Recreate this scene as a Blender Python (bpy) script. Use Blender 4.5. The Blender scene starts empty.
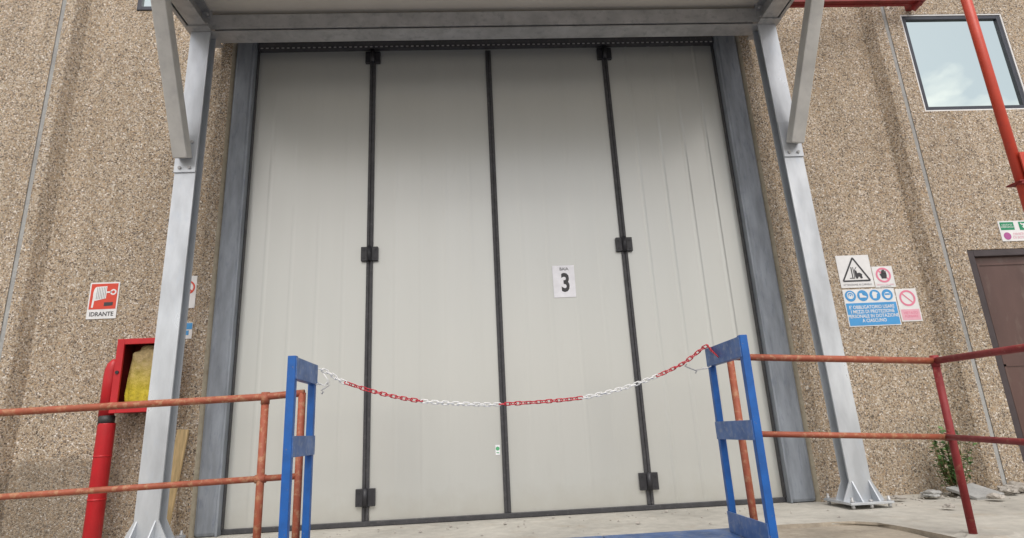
import bpy, bmesh, math, random
from mathutils import Vector, Matrix
R = math.radians
random.seed(7)
S = bpy.context.scene
COL = S.collection

# ------------------------------------------------------------------ camera
cam = bpy.data.cameras.new('camera'); camo = bpy.data.objects.new('camera', cam); COL.objects.link(camo)
S.camera = camo
FPX = 585.0
cam.sensor_width = 36.0; cam.lens = 36.0 * FPX / 1024; cam.clip_end = 2000; cam.clip_start = 0.05
yaw, pitch, roll = 0.05486, 0.2704, -0.05028
F = Vector((math.sin(yaw) * math.cos(pitch), math.cos(yaw) * math.cos(pitch), math.sin(pitch)))
R0 = F.cross(Vector((0, 0, 1))).normalized(); U0 = R0.cross(F)
RR = R0 * math.cos(roll) + U0 * math.sin(roll); UU = -R0 * math.sin(roll) + U0 * math.cos(roll)
M = Matrix((RR, UU, -F)).transposed().to_4x4(); M.translation = Vector((2.158, -5.122, 0.658))
camo.matrix_world = M
S.render.resolution_x = 1024; S.render.resolution_y = 538

# ------------------------------------------------------------------ sky, sun, exposure
SUN_EL, SUN_AZ = 52, 176      # bright veiled sun in front of the building, high
W = bpy.data.worlds.new('World'); S.world = W; W.use_nodes = True
nt = W.node_tree; nt.nodes.clear()
wo = nt.nodes.new('ShaderNodeOutputWorld'); bg = nt.nodes.new('ShaderNodeBackground')
sky = nt.nodes.new('ShaderNodeTexSky'); sky.sky_type = 'NISHITA'; sky.sun_disc = False
sky.sun_elevation = R(SUN_EL); sky.sun_rotation = R(SUN_AZ); sky.air_density = 1.2; sky.dust_density = 2.5
tc = nt.nodes.new('ShaderNodeTexCoord'); mp = nt.nodes.new('ShaderNodeMapping'); mp.inputs['Scale'].default_value = (1, 1, 2.2)
mp.inputs['Location'].default_value = (0.3, 0.1, 0.0)
nz = nt.nodes.new('ShaderNodeTexNoise'); nz.inputs['Scale'].default_value = 2.2; nz.inputs['Detail'].default_value = 7; nz.inputs['Roughness'].default_value = 0.55
rp = nt.nodes.new('ShaderNodeValToRGB'); rp.color_ramp.elements[0].position = 0.46; rp.color_ramp.elements[0].color = (.26, .26, .26, 1); rp.color_ramp.elements[1].position = 0.62
mx = nt.nodes.new('ShaderNodeMix'); mx.data_type = 'RGBA'
nt.links.new(tc.outputs['Generated'], mp.inputs[0]); nt.links.new(mp.outputs[0], nz.inputs['Vector'])
nt.links.new(nz.outputs['Fac'], rp.inputs[0]); nt.links.new(rp.outputs[0], mx.inputs['Factor'])
nt.links.new(sky.outputs[0], mx.inputs[6]); mx.inputs[7].default_value = (17, 15.6, 14.2, 1)
nt.links.new(mx.outputs[2], bg.inputs['Color']); bg.inputs['Strength'].default_value = 0.07
nt.links.new(bg.outputs[0], wo.inputs[0])
sl = bpy.data.lights.new('sun', 'SUN'); sl.energy = 1.5; sl.angle = R(40); sl.color = (1, .98, .955)
so = bpy.data.objects.new('sun', sl); COL.objects.link(so)
so.rotation_euler = (-R(90 - SUN_EL), 0, -R(SUN_AZ))
S.view_settings.view_transform = 'Standard'; S.view_settings.look = 'None'
S.view_settings.gamma = 1; S.view_settings.use_curve_mapping = False
S.view_settings.exposure = .56

# ------------------------------------------------------------------ materials
def newmat(name):
    m = bpy.data.materials.new(name); m.use_nodes = True
    n = m.node_tree; b = n.nodes['Principled BSDF']
    return m, n, b
def N(n, t, **k):
    x = n.nodes.new(t)
    for a, v in k.items():
        if a in x.inputs: x.inputs[a].default_value = v
        else: setattr(x, a, v)
    return x
def coords(n, scale=(1, 1, 1)):
    t = N(n, 'ShaderNodeNewGeometry'); m = N(n, 'ShaderNodeMapping'); m.inputs['Scale'].default_value = scale
    n.links.new(t.outputs['Position'], m.inputs[0]); return m.outputs[0]
def noise(n, vec, scale, detail=5, rough=.55):
    x = N(n, 'ShaderNodeTexNoise', Scale=scale, Detail=detail, Roughness=rough); n.links.new(vec, x.inputs['Vector']); return x.outputs['Fac']
def ramp(n, fac, stops, interp='LINEAR'):
    r = N(n, 'ShaderNodeValToRGB'); cr = r.color_ramp; cr.interpolation = interp
    while len(cr.elements) < len(stops): cr.elements.new(.5)
    for e, (p, c) in zip(cr.elements, stops):
        e.position = p; e.color = (*c, 1) if len(c) == 3 else c
    n.links.new(fac, r.inputs[0]); return r.outputs[0]
def mixc(n, fac, a, b, mode='MIX'):
    x = N(n, 'ShaderNodeMix', data_type='RGBA', blend_type=mode)
    if hasattr(fac, 'links'): n.links.new(fac, x.inputs['Factor'])
    else: x.inputs['Factor'].default_value = fac
    for i, v in ((6, a), (7, b)):
        if hasattr(v, 'links'): n.links.new(v, x.inputs[i])
        else: x.inputs[i].default_value = (*v, 1)
    return x.outputs[2]
def bump(n, b, h, strength=.3, dist=.01):
    x = N(n, 'ShaderNodeBump', Strength=strength, Distance=dist); n.links.new(h, x.inputs['Height']); n.links.new(x.outputs[0], b.inputs['Normal'])
g = lambda v: (v, v, v)
def paint(name, c, rough=.45, metal=0, var=.25, scale=9, stretch=(1, 1, 1), dirt=None, dirt_amt=(.55, .75), bmp=.05, spec=.5):
    m, n, b = newmat(name)
    v = coords(n, stretch)
    f = noise(n, v, scale, 6)
    dk = tuple(x * (1 - var) for x in c); lt = tuple(min(1, x * (1 + var * .6)) for x in c)
    col = ramp(n, f, [(.3, dk), (.7, lt)])
    if dirt:
        f2 = noise(n, v, scale * 2.7, 8, .65)
        col = mixc(n, ramp(n, f2, [(dirt_amt[0], g(0)), (dirt_amt[1], g(1))]), col, dirt)
    n.links.new(col, b.inputs['Base Color'])
    n.links.new(ramp(n, f, [(.2, g(min(1, rough + .12))), (.8, g(max(.05, rough - .1)))]), b.inputs['Roughness'])
    b.inputs['Metallic'].default_value = metal
    b.inputs['Specular IOR Level'].default_value = spec
    if bmp: bump(n, b, noise(n, v, scale * 12, 4), bmp, .004)
    return m

def aggregate():
    m, n, b = newmat('exposed_aggregate')
    v = coords(n)
    # slightly warped pebbles of two sizes
    wn = N(n, 'ShaderNodeTexNoise', Scale=60, Detail=2); n.links.new(v, wn.inputs['Vector'])
    add = N(n, 'ShaderNodeVectorMath', operation='MULTIPLY_ADD'); n.links.new(wn.outputs['Color'], add.inputs[0])
    add.inputs[1].default_value = (.008, .008, .008); n.links.new(v, add.inputs[2])
    def vor(scale, feat='F1'):
        x = N(n, 'ShaderNodeTexVoronoi', Scale=scale, feature=feat); n.links.new(add.outputs[0], x.inputs['Vector']); return x
    a = vor(84); e = vor(84, 'DISTANCE_TO_EDGE'); a2 = vor(135)
    sp = N(n, 'ShaderNodeSeparateColor'); n.links.new(a.outputs['Color'], sp.inputs[0])
    sp2 = N(n, 'ShaderNodeSeparateColor'); n.links.new(a2.outputs['Color'], sp2.inputs[0])
    stops = [(0, (.11, .085, .065)), (.10, (.21, .155, .105)), (.24, (.40, .31, .21)), (.44, (.55, .45, .33)), (.62, (.46, .33, .20)), (.74, (.62, .55, .45)), (.88, (.25, .225, .20)), (.94, (.80, .75, .68))]
    c1 = ramp(n, sp.outputs[0], stops, 'CONSTANT'); c2 = ramp(n, sp2.outputs[1], stops, 'CONSTANT')
    pick = ramp(n, sp.outputs[2], [(.0, g(0)), (.55, g(1))], 'CONSTANT')
    col = mixc(n, pick, c1, c2)
    edge = ramp(n, e.outputs['Distance'], [(0, g(1)), (.16, g(0))])
    ml = N(n, 'ShaderNodeMath', operation='MULTIPLY'); n.links.new(edge, ml.inputs[0]); ml.inputs[1].default_value = .7
    col = mixc(n, ml.outputs[0], col, (.38, .325, .26))
    # broad tone and weathering
    big = noise(n, coords(n, (1, 1, .45)), 1.1, 6, .6)
    col = mixc(n, 1, col, ramp(n, big, [(.3, (.94, .93, .93)), (.7, (1.09, 1.08, 1.09))]), 'MULTIPLY')
    st = noise(n, coords(n, (6, 6, .5)), 1.4, 5, .6)
    col = mixc(n, 1, col, ramp(n, st, [(.3, (.88, .87, .85)), (.6, (1.05, 1.05, 1.05))]), 'MULTIPLY')
    # splash zone grime near the ground, ragged upper border
    geo = N(n, 'ShaderNodeNewGeometry'); sx = N(n, 'ShaderNodeSeparateXYZ'); n.links.new(geo.outputs['Position'], sx.inputs[0])
    nn = noise(n, v, 2.3, 6, .6)
    ma = N(n, 'ShaderNodeMath', operation='MULTIPLY_ADD'); n.links.new(nn, ma.inputs[0]); ma.inputs[1].default_value = -1.1; n.links.new(sx.outputs[2], ma.inputs[2])
    lowm = ramp(n, ma.outputs[0], [(0, g(1)), (.16, g(0))])
    xm = N(n, 'ShaderNodeMapRange'); n.links.new(sx.outputs[0], xm.inputs[0]); xm.inputs[1].default_value = -.4; xm.inputs[2].default_value = -1.0
    xm.inputs[3].default_value = .12; xm.inputs[4].default_value = .45
    mm = N(n, 'ShaderNodeMath', operation='MULTIPLY'); n.links.new(lowm, mm.inputs[0]); n.links.new(xm.outputs[0], mm.inputs[1])
    col = mixc(n, mm.outputs[0], col, (.13, .11, .085))
    n.links.new(col, b.inputs['Base Color']); b.inputs['Roughness'].default_value = .85
    b.inputs['Specular IOR Level'].default_value = .3
    hgt = ramp(n, e.outputs['Distance'], [(0, g(0)), (.35, g(1))])
    bump(n, b, hgt, .7, .006)
    return m
def concrete(name, c, scale=1.6, var=.3, dirt=(.2, .17, .13)):
    m, n, b = newmat(name); v = coords(n)
    f = noise(n, v, scale, 8, .6); f2 = noise(n, v, scale * 9, 6, .7)
    col = ramp(n, f, [(.3, tuple(x * (1 - var) for x in c)), (.7, tuple(x * (1 + var * .5) for x in c))])
    col = mixc(n, 1, col, ramp(n, f2, [(.3, g(.82)), (.7, g(1.12))]), 'MULTIPLY')
    f3 = noise(n, v, scale * 3.1, 8, .7)
    col = mixc(n, ramp(n, f3, [(.56, g(0)), (.72, g(.55))]), col, dirt)
    n.links.new(col, b.inputs['Base Color']); b.inputs['Roughness'].default_value = .9
    bump(n, b, f2, .5, .01)
    return m
def flat(name, c, rough=.5, metal=0):
    return paint(name, c, rough, metal, var=.08, scale=14, bmp=0)

def rusty(name, c, rust, amt=(.5, .62)):
    return paint(name, c, .6, 0, var=.2, scale=12, dirt=rust, dirt_amt=amt, bmp=.3)
MT = dict(
    agg=aggregate(),
    smooth=concrete('smooth_concrete_edge', (.43, .38, .29), 3, .2, (.25, .2, .13)),
    plat=concrete('platform_concrete', (.47, .45, .40), 1.3, .22, (.33, .27, .20)),
    platside=concrete('platform_side', (.40, .35, .28), 2.5, .35, (.12, .09, .06)),
    ground=concrete('yard_concrete', (.22, .21, .195), .5, .2),
    rubble=concrete('rubble', (.42, .39, .35), 8, .3),
    seal=concrete('joint_sealant', (.36, .36, .35), 6, .2),
    leaf=paint('door_paint', (.565, .57, .55), .34, 0, var=.035, scale=1.5, stretch=(3, 1, .3), bmp=0),
    rubber=paint('black_rubber', (.045, .045, .05), .5, 0, var=.25, scale=14, bmp=.1, dirt=(.12, .115, .11), dirt_amt=(.55, .8)),
    black=paint('black_steel', (.025, .025, .03), .45, 0, var=.3, scale=20, bmp=.1),
    jamb=paint('weathered_steel', (.245, .27, .305), .5, .2, var=.30, scale=3, stretch=(4, 4, .8), dirt=(.12, .14, .19), dirt_amt=(.55, .8), bmp=.06),
    galv=paint('galvanised_steel', (.58, .61, .645), .33, .5, var=.24, scale=4, stretch=(1.6, 1.6, .5), dirt=(.50, .55, .62), dirt_amt=(.55, .85), bmp=.08),
    galvd=paint('dull_galvanised', (.46, .46, .46), .48, .35, var=.2, scale=6, bmp=.08, dirt=(.25, .26, .27), dirt_amt=(.52, .8)),
    galvm=paint('aged_galvanised', (.60, .59, .56), .5, .15, var=.14, scale=5, bmp=.08, dirt=(.48, .47, .46), dirt_amt=(.52, .8)),
    soffit=paint('soffit_sheet', (.66, .62, .55), .5, 0, var=.06, scale=2, bmp=0),
    blue=paint('blue_paint', (.008, .10, .36), .42, 0, var=.2, scale=16, bmp=.15, dirt=(.16, .15, .17), dirt_amt=(.66, .70)),
    bluep=paint('scuffed_blue_sky_sheen', (.065, .15, .37), .42, .1, var=.2, scale=10, bmp=.15, dirt=(.24, .29, .38), dirt_amt=(.5, .75)),  # pale tone puts sky reflection into the colour, along with chalky scuffed paint
    deck=paint('blue_deck', (.035, .10, .27), .5, .1, var=.35, scale=7, bmp=.3, dirt=(.18, .2, .24), dirt_amt=(.5, .75)),
    rust=rusty('rusty_red_oxide', (.34, .085, .042), (.40, .19, .10)),
    rust2=rusty('worn_red_paint', (.26, .025, .028), (.33, .12, .08), (.56, .72)),
    red=paint('red_paint', (.50, .012, .018), .42, 0, var=.15, scale=8, bmp=.1),
    redo=paint('orange_red_paint', (.56, .06, .03), .42, 0, var=.15, scale=6, bmp=.1, dirt=(.40, .05, .035), dirt_amt=(.55, .8)),
    redd=paint('dark_red_paint', (.22, .02, .018), .5, 0, var=.3, scale=8, bmp=.1),
    dframe=paint('dark_brown_frame', (.055, .042, .045), .4, .1, var=.25, bmp=0),
    wframe=paint('dark_window_frame', (.05, .055, .07), .4, .2, var=.2, bmp=0),
    brown=paint('brown_door_paint', (.10, .055, .047), .35, .1, var=.28, scale=3, stretch=(1, 1, .4), dirt=(.16, .12, .10), dirt_amt=(.52, .8), bmp=0),
    wood=paint('raw_wood', (.62, .45, .23), .7, 0, var=.3, scale=6, stretch=(12, 12, .8), bmp=.2),
    white=flat('white_print', (.74, .74, .74), .4), paper=flat('paper', (.88, .88, .92), .6),
    ink=flat('black_ink', (.04, .04, .045)), inkg=flat('grey_ink', (.22, .22, .23)), signred=flat('sign_red', (.62, .06, .03)),
    signblue=flat('sign_blue', (.06, .30, .62)), pink=flat('faded_pink', (.72, .22, .32)), pinkl=flat('pale_pink', (.74, .40, .48)),
    green=flat('sign_green', (.01, .24, .11)), purple=flat('faded_purple', (.40, .09, .28)), lime=flat('sticker_green', (.10, .42, .20)),
    cw=flat('white_plastic', (.76, .76, .75), .35), cr=flat('red_plastic', (.50, .018, .035), .3),
    stem=flat('stem', (.16, .12, .05)), band=flat('black_tape', (.03, .03, .03)),
)
def glassmat():
    m, n, b = newmat('mirror_glass'); b.inputs['Base Color'].default_value = (.74, .84, .80, 1)
    b.inputs['Metallic'].default_value = 1; b.inputs['Roughness'].default_value = .02
    v = coords(n); bump(n, b, noise(n, v, 2.0, 2), .06, .02); return m
MT['glass'] = glassmat()
def bagmat():
    m, n, b = newmat('yellow_sacking'); v = coords(n)
    f = noise(n, v, 16, 6, .65)
    geo = N(n, 'ShaderNodeNewGeometry'); sx = N(n, 'ShaderNodeSeparateXYZ'); n.links.new(geo.outputs['Position'], sx.inputs[0])
    ma = N(n, 'ShaderNodeMath', operation='MULTIPLY_ADD'); n.links.new(f, ma.inputs[0]); ma.inputs[1].default_value = .35; n.links.new(sx.outputs[2], ma.inputs[2])
    top = ramp(n, ma.outputs[0], [(0, (.62, .50, .03)), (1, (.55, .42, .10))])
    mr = N(n, 'ShaderNodeMapRange'); n.links.new(ma.outputs[0], mr.inputs[0]); mr.inputs[1].default_value = 1.30; mr.inputs[2].default_value = 1.55
    col = mixc(n, mr.outputs[0], (.58, .46, .03), (.40, .30, .14))
    col = mixc(n, 1, col, ramp(n, f, [(.35, g(.6)), (.65, g(1.15))]), 'MULTIPLY')
    n.links.new(col, b.inputs['Base Color']); b.inputs['Roughness'].default_value = .7
    bump(n, b, f, .8, .02); return m
def leafpaint():
    m, n, b = newmat('door_paint'); v = coords(n)
    col = ramp(n, noise(n, coords(n, (3, 1, .3)), 1.5, 6), [(.3, (.545, .555, .53)), (.7, (.565, .575, .55))])
    sm = noise(n, coords(n, (1, 1, .35)), 5, 7, .62)                       # faint smudges and drips
    col = mixc(n, ramp(n, sm, [(.60, g(0)), (.8, g(.14))]), col, (.38, .37, .33))
    geo = N(n, 'ShaderNodeNewGeometry'); sx = N(n, 'ShaderNodeSeparateXYZ'); n.links.new(geo.outputs['Position'], sx.inputs[0])
    ma = N(n, 'ShaderNodeMath', operation='MULTIPLY_ADD'); n.links.new(noise(n, v, 7, 7, .65), ma.inputs[0]); ma.inputs[1].default_value = .35; n.links.new(sx.outputs[2], ma.inputs[2])
    col = mixc(n, ramp(n, ma.outputs[0], [(.16, g(.30)), (.42, g(0))]), col, (.36, .33, .27))   # mud splashed along the foot
    n.links.new(col, b.inputs['Base Color']); b.inputs['Roughness'].default_value = .30; b.inputs['Metallic'].default_value = .38; b.inputs['Specular IOR Level'].default_value = .6
    bump(n, b, noise(n, coords(n, (1, 1, .4)), 1.6, 2), .10, .03); return m
MT['leaf'] = leafpaint()
MT['bag'] = bagmat()
def leafmat():
    m, n, b = newmat('weed_leaves'); v = coords(n)
    col = ramp(n, noise(n, v, 14, 3), [(.3, (.03, .085, .02)), (.7, (.13, .24, .07))])
    n.links.new(col, b.inputs['Base Color']); b.inputs['Roughness'].default_value = .55; return m
MT['weed'] = leafmat()

# ------------------------------------------------------------------ helpers
class MB:
    def __init__(s): s.b = bmesh.new()
    def box(s, x0, x1, y0, y1, z0, z1, mat=None, bev=0):
        t = bmesh.new()
        bmesh.ops.create_cube(t, size=1)
        for v in t.verts:
            v.co = Vector(((x0 + x1) / 2 + v.co.x * (x1 - x0), (y0 + y1) / 2 + v.co.y * (y1 - y0), (z0 + z1) / 2 + v.co.z * (z1 - z0)))
        if bev: bmesh.ops.bevel(t, geom=t.edges[:], offset=bev, segments=2, affect='EDGES', profile=.5)
        s._merge(t, mat); return s
    def _merge(s, t, mat=None):
        if mat is not None: t.transform(mat)
        me = bpy.data.meshes.new('t'); t.to_mesh(me); t.free(); s.b.from_mesh(me); bpy.data.meshes.remove(me)
    def bar(s, a, b, w, h, up=(0, 0, 1), bev=0):       # box section bar from a to b; w across, h along 'up'
        a, b = Vector(a), Vector(b); d = b - a; L = d.length; z = d.normalized()
        x = Vector(up).cross(z)
        if x.length < 1e-4: x = Vector((1, 0, 0))
        x.normalize(); y = z.cross(x)
        m = Matrix((x, y, z)).transposed().to_4x4(); m.translation = a
        s.box(-w / 2, w / 2, -h / 2, h / 2, 0, L, m, bev); return s
    def tube(s, pts, r, seg=14, cap=True):
        pts = [Vector(p) for p in pts]; rings = []
        rr = r if isinstance(r, (list, tuple)) else [r] * len(pts)
        t = bmesh.new(); nrm = None
        for i, p in enumerate(pts):
            d = (pts[min(i + 1, len(pts) - 1)] - pts[max(i - 1, 0)]).normalized()
            if nrm is None:
                nrm = d.orthogonal().normalized()
            nrm = (nrm - d * nrm.dot(d)).normalized(); bn = d.cross(nrm)
            rings.append([t.verts.new(p + (nrm * math.cos(k * 2 * math.pi / seg) + bn * math.sin(k * 2 * math.pi / seg)) * rr[i]) for k in range(seg)])
        for a, b in zip(rings, rings[1:]):
            for k in range(seg): 
                f = t.faces.new((a[k], a[(k + 1) % seg], b[(k + 1) % seg], b[k])); f.smooth = True
        if cap:
            t.faces.new(rings[0][::-1]); t.faces.new(rings[-1])
        s._merge(t); return s
    def poly(s, pts, y, t=.0006, holes=None):           # flat outline in the x-z plane standing at y, thickness towards -y
        q = bmesh.new()
        a = [q.verts.new((x, y, z)) for x, z in pts]; b = [q.verts.new((x, y - t, z)) for x, z in pts]
        q.faces.new(a); q.faces.new(b[::-1])
        for i in range(len(pts)):
            j = (i + 1) % len(pts); q.faces.new((a[i], b[i], b[j], a[j]))
        bmesh.ops.recalc_face_normals(q, faces=q.faces[:]); s._merge(q); return s
    def disc(s, cx, cz, r, y, t=.0006, n=28, sx=1): return s.poly([(cx + r * sx * math.cos(i * 2 * math.pi / n), cz + r * math.sin(i * 2 * math.pi / n)) for i in range(n)], y, t)
    def ring(s, cx, cz, r0, r1, y, t=.0006, n=32):
        for i in range(n):
            a, b = i * 2 * math.pi / n, (i + 1) * 2 * math.pi / n
            s.poly([(cx + r0 * math.cos(a), cz + r0 * math.sin(a)), (cx + r1 * math.cos(a), cz + r1 * math.sin(a)), (cx + r1 * math.cos(b), cz + r1 * math.sin(b)), (cx + r0 * math.cos(b), cz + r0 * math.sin(b))], y, t)
        return s
    def line(s, p, q, w, y, t=.0006):
        p, q = Vector(p), Vector(q); d = (q - p).normalized(); n = Vector((-d.y, d.x)) * w / 2
        return s.poly([tuple(p - n), tuple(q - n), tuple(q + n), tuple(p + n)], y, t)
WPOS = {}
def thing(name, label, cat, loc, group=None):
    o = bpy.data.objects.new(name, None); o.empty_display_size = .2; COL.objects.link(o); o.location = loc
    o['label'] = label; o['category'] = cat
    if group: o['group'] = group
    WPOS[o.name] = Vector(loc); return o
def put(mb, name, m, parent=None, label=None):
    """link the collected shapes as ONE object; coordinates are world coordinates"""
    me = bpy.data.meshes.new(name); mb.b.to_mesh(me); mb.b.free(); me.materials.append(MT[m])
    o = bpy.data.objects.new(name, me); COL.objects.link(o)
    if parent is not None:
        off = WPOS[parent.name]; me.transform(Matrix.Translation(-off)); o.parent = parent; WPOS[o.name] = off.copy()
    else: WPOS[o.name] = Vector((0, 0, 0))
    if label: o['label'] = label
    return o
def tag(o, label, cat, group=None):
    o['label'] = label; o['category'] = cat
    if group: o['group'] = group
    me = o.data                                        # origin to the foot of the mesh
    if me and len(me.vertices):
        xs = [v.co for v in me.vertices]
        c = Vector(((min(p.x for p in xs) + max(p.x for p in xs)) / 2, (min(p.y for p in xs) + max(p.y for p in xs)) / 2, min(p.z for p in xs)))
        me.transform(Matrix.Translation(-c)); o.location = c; WPOS[o.name] = c
    return o
def text(txt, x, z, size, y, m, parent, name='lettering', align='CENTER', sx=1, bold=0):
    cu = bpy.data.curves.new('t', 'FONT'); cu.body = txt; cu.size = size; cu.align_x = align; cu.align_y = 'CENTER'; cu.extrude = .0003; cu.offset = bold; cu.space_line = .95; cu.resolution_u = 3
    ob = bpy.data.objects.new('t', cu); COL.objects.link(ob)
    bpy.context.view_layer.update()
    me = bpy.data.meshes.new_from_object(ob.evaluated_get(bpy.context.evaluated_depsgraph_get()))
    bpy.data.objects.remove(ob); bpy.data.curves.remove(cu)
    me.name = name; me.materials.clear(); me.materials.append(MT[m])
    me.transform(Matrix.Translation((x, y, z)) @ Matrix.Rotation(R(90), 4, 'X') @ Matrix.Diagonal((sx, 1, 1, 1)))
    me.transform(Matrix.Translation(-WPOS[parent.name]))
    o = bpy.data.objects.new(name, me); COL.objects.link(o); o.parent = parent; WPOS[o.name] = WPOS[parent.name].copy()
    return o
def structure(mb, name, m):
    o = put(mb, name, m); o['kind'] = 'structure'; return o

# ------------------------------------------------------------------ ground and platform
gr = MB(); gr.box(-400, 400, -400, 400, -1.05, -.95); structure(gr, 'yard_ground', 'ground')
# concrete dock platform: wavy worn front edge, notch where the steel ramp lands
def slab(outline, z0, z1, mat, name, jitter=.0, wave=0.0):
    t = bmesh.new(); pts = []
    n = len(outline)
    for i in range(n):
        a, b = Vector(outline[i]), Vector(outline[(i + 1) % n]); L = (b - a).length; k = max(1, int(L / .12)) if jitter else 1
        for j in range(k):
            p = a.lerp(b, j / k)
            if jitter and p.y < -.9: p = p + Vector((random.uniform(-jitter, jitter), random.uniform(-jitter, jitter)))
            pts.append(p)
    top = [t.verts.new((p.x, p.y, z1)) for p in pts]; bot = [t.verts.new((p.x, p.y - (.03 if p.y < -.9 else 0), z0)) for p in pts]
    t.faces.new(top)
    for i in range(len(pts)):
        j = (i + 1) % len(pts); t.faces.new((top[i], bot[i], bot[j], top[j]))
    t.faces.new(bot[::-1])
    ed = [e for e in t.edges if e.verts[0] in top and e.verts[1] in top and min(e.verts[0].co.y, e.verts[1].co.y) < -.9]
    bmesh.ops.bevel(t, geom=ed, offset=.015, segments=2, affect='EDGES')
    bmesh.ops.recalc_face_normals(t, faces=t.faces[:]); t.normal_update()
    for f in t.faces: f.material_index = 1 if abs(f.normal.z) < .5 else 0
    m = MB(); m._merge(t); return m
o = structure(slab([(-1.0, .2), (-1.0, -1.95), (1.10, -1.95), (1.10, -1.30), (3.62, -1.30), (3.64, -1.04), (4.25, -1.03), (4.55, -1.06), (4.66, -1.15), (4.70, -1.40), (4.72, -1.9), (4.80, -2.9), (13, -2.9), (13, .2)], -1.2, -.02, 'plat', 'p', .012), 'dock_platform', 'plat'); o.data.materials.append(MT['platside'])
# lower broken concrete footing in front of the platform edge
structure(slab([(3.66, -1.0), (3.66, -1.62), (4.2, -1.55), (4.66, -1.75), (4.72, -1.0)], -1.2, -.045, 'platside', 'f', .02), 'footing', 'platside')
# mortar pad round the rail post
mb = MB()
q = bmesh.new()
pad = []
for i in range(22):
    a = i * 2 * math.pi / 22; rr = random.uniform(.85, 1.12); pad.append((4.90 + .13 * rr * math.cos(a), -1.72 + .11 * rr * math.sin(a)))
tv = [q.verts.new((x, y, -.008)) for x, y in pad]; bv = [q.verts.new((4.90 + (x - 4.90) * 1.25, -1.72 + (y + 1.72) * 1.25, -.022)) for x, y in pad]
q.faces.new(tv)
for i in range(22): q.faces.new((tv[i], bv[i], bv[(i + 1) % 22], tv[(i + 1) % 22]))
bmesh.ops.recalc_face_normals(q, faces=q.faces[:]); mb._merge(q); structure(mb, 'mortar_pad', 'plat')

# ------------------------------------------------------------------ warehouse wall
YP, YR = -.115, .015          # pilaster level, recessed field level
wall = thing('warehouse', 'warehouse front of tan pebble-faced concrete panels around the large folding door', 'building', (2.3, .1, -.95))
def facade(profile, z0, z1, holes=(), name='wall_panel', m='agg', close=()):
    t = bmesh.new()
    for (xa, ya), (xb, yb) in zip(profile, profile[1:]):
        xs = sorted({xa, xb} | {h[k] for h in holes for k in (0, 1) if min(xa, xb) < h[k] < max(xa, xb)})
        zs = sorted({z0, z1} | {h[k] for h in holes for k in (2, 3) if z0 < h[k] < z1})
        for x0, x1 in zip(xs, xs[1:]):
            fy = lambda x: ya + (yb - ya) * ((x - xa) / (xb - xa) if xb != xa else 0)
            for c0, c1 in zip(zs, zs[1:]):
                mxx, mz = (x0 + x1) / 2, (c0 + c1) / 2
                if any(h[0] < mxx < h[1] and h[2] < mz < h[3] for h in holes): continue
                t.faces.new([t.verts.new(p) for p in ((x0, fy(x0), c0), (x1, fy(x1), c0), (x1, fy(x1), c1), (x0, fy(x0), c1))])
    for h in holes:
        y = h[4]
        for a, b, c, d in (((h[0], h[2]), (h[0], h[3]), 0, 0), ((h[1], h[2]), (h[1], h[3]), 0, 0), ((h[0], h[2]), (h[1], h[2]), 0, 0), ((h[0], h[3]), (h[1], h[3]), 0, 0)):
            t.faces.new([t.verts.new(p) for p in ((a[0], y, a[1]), (b[0], y, b[1]), (b[0], .12, b[1]), (a[0], .12, a[1]))])
    for x, y in close:
        t.faces.new([t.verts.new(p) for p in ((x, y, z0), (x, .3, z0), (x, .3, z1), (x, y, z1))])
    bmesh.ops.remove_doubles(t, verts=t.verts[:], dist=.0005)
    mbx = MB(); mbx._merge(t); return put(mbx, name, m, wall)
ZB, ZT = -1.1, 6.4
jl, jr = -1.835, 6.455
winL = (-1.22, -.485, 4.925, 5.875, YR); winR = (6.625, 7.735, 3.522, 4.66, YP); dR = (6.665, 7.75, 0, 2.075, YP)
facade([(-9, YP), (jl - .020, YP), (jl - .020, YP + .02)], ZB, ZT)
facade([(jl + .020, YP + .02), (jl + .020, YP), (-1.74, YP), (-1.725, YP + .01), (-1.67, YR - .01), (-1.64, YR), (-.335, YR), (-.32, YR - .012), (-.285, YP + .012), (-.27, YP), (-.172, YP)], ZB, ZT, [winL])
facade([(4.865, YP), (4.96, YP), (4.975, YP + .012), (5.01, YR - .012), (5.025, YR), (6.25, YR), (6.275, YR - .01), (6.335, YP + .01), (6.36, YP), (jr - .020, YP), (jr - .020, YP + .02)], ZB, ZT)
facade([(jr + .020, YP + .02), (jr + .020, YP), (7.83, YP), (7.90, YR), (11, YR), (13, YR)], ZB, ZT, [winR, dR])
facade([(-.15, -.085), (4.845, -.085)], 4.47, ZT, name='lintel_panel')
for jx in (jl, jr):
    mb = MB(); mb.box(jx - .021, jx + .021, YP + .006, YP + .05, ZB, ZT); put(mb, 'joint_sealant', 'seal', wall)
for s, x0, x1 in ((-1, -.172, -.15), (1, 4.845, 4.865)):      # smooth chamfered concrete arris beside the steel jamb
    mb = MB(); q = bmesh.new()
    pts = [(x0, YP if s < 0 else -.07), (x1, -.07 if s < 0 else YP), (x1, .3), (x0, .3)]
    a = [q.verts.new((x, y, ZB)) for x, y in pts]; b = [q.verts.new((x, y, 4.47)) for x, y in pts]
    for i in range(4): q.faces.new((a[i], a[(i + 1) % 4], b[(i + 1) % 4], b[i]))
    q.faces.new(b); bmesh.ops.recalc_face_normals(q, faces=q.faces[:]); mb._merge(q); put(mb, 'concrete_arris', 'smooth', wall)
mb = MB()
mb.box(-9, -8.8, -.08, 7, ZB, ZT); mb.box(12.8, 13, -.04, 7, ZB, ZT); mb.box(-9, 13, 7, 7.2, ZB, ZT); put(mb, 'side_wall', 'smooth', wall)
mb = MB(); mb.box(-9.05, 13.05, -.14, 7.25, ZT, ZT + .25); put(mb, 'roof', 'galvd', wall)
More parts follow.
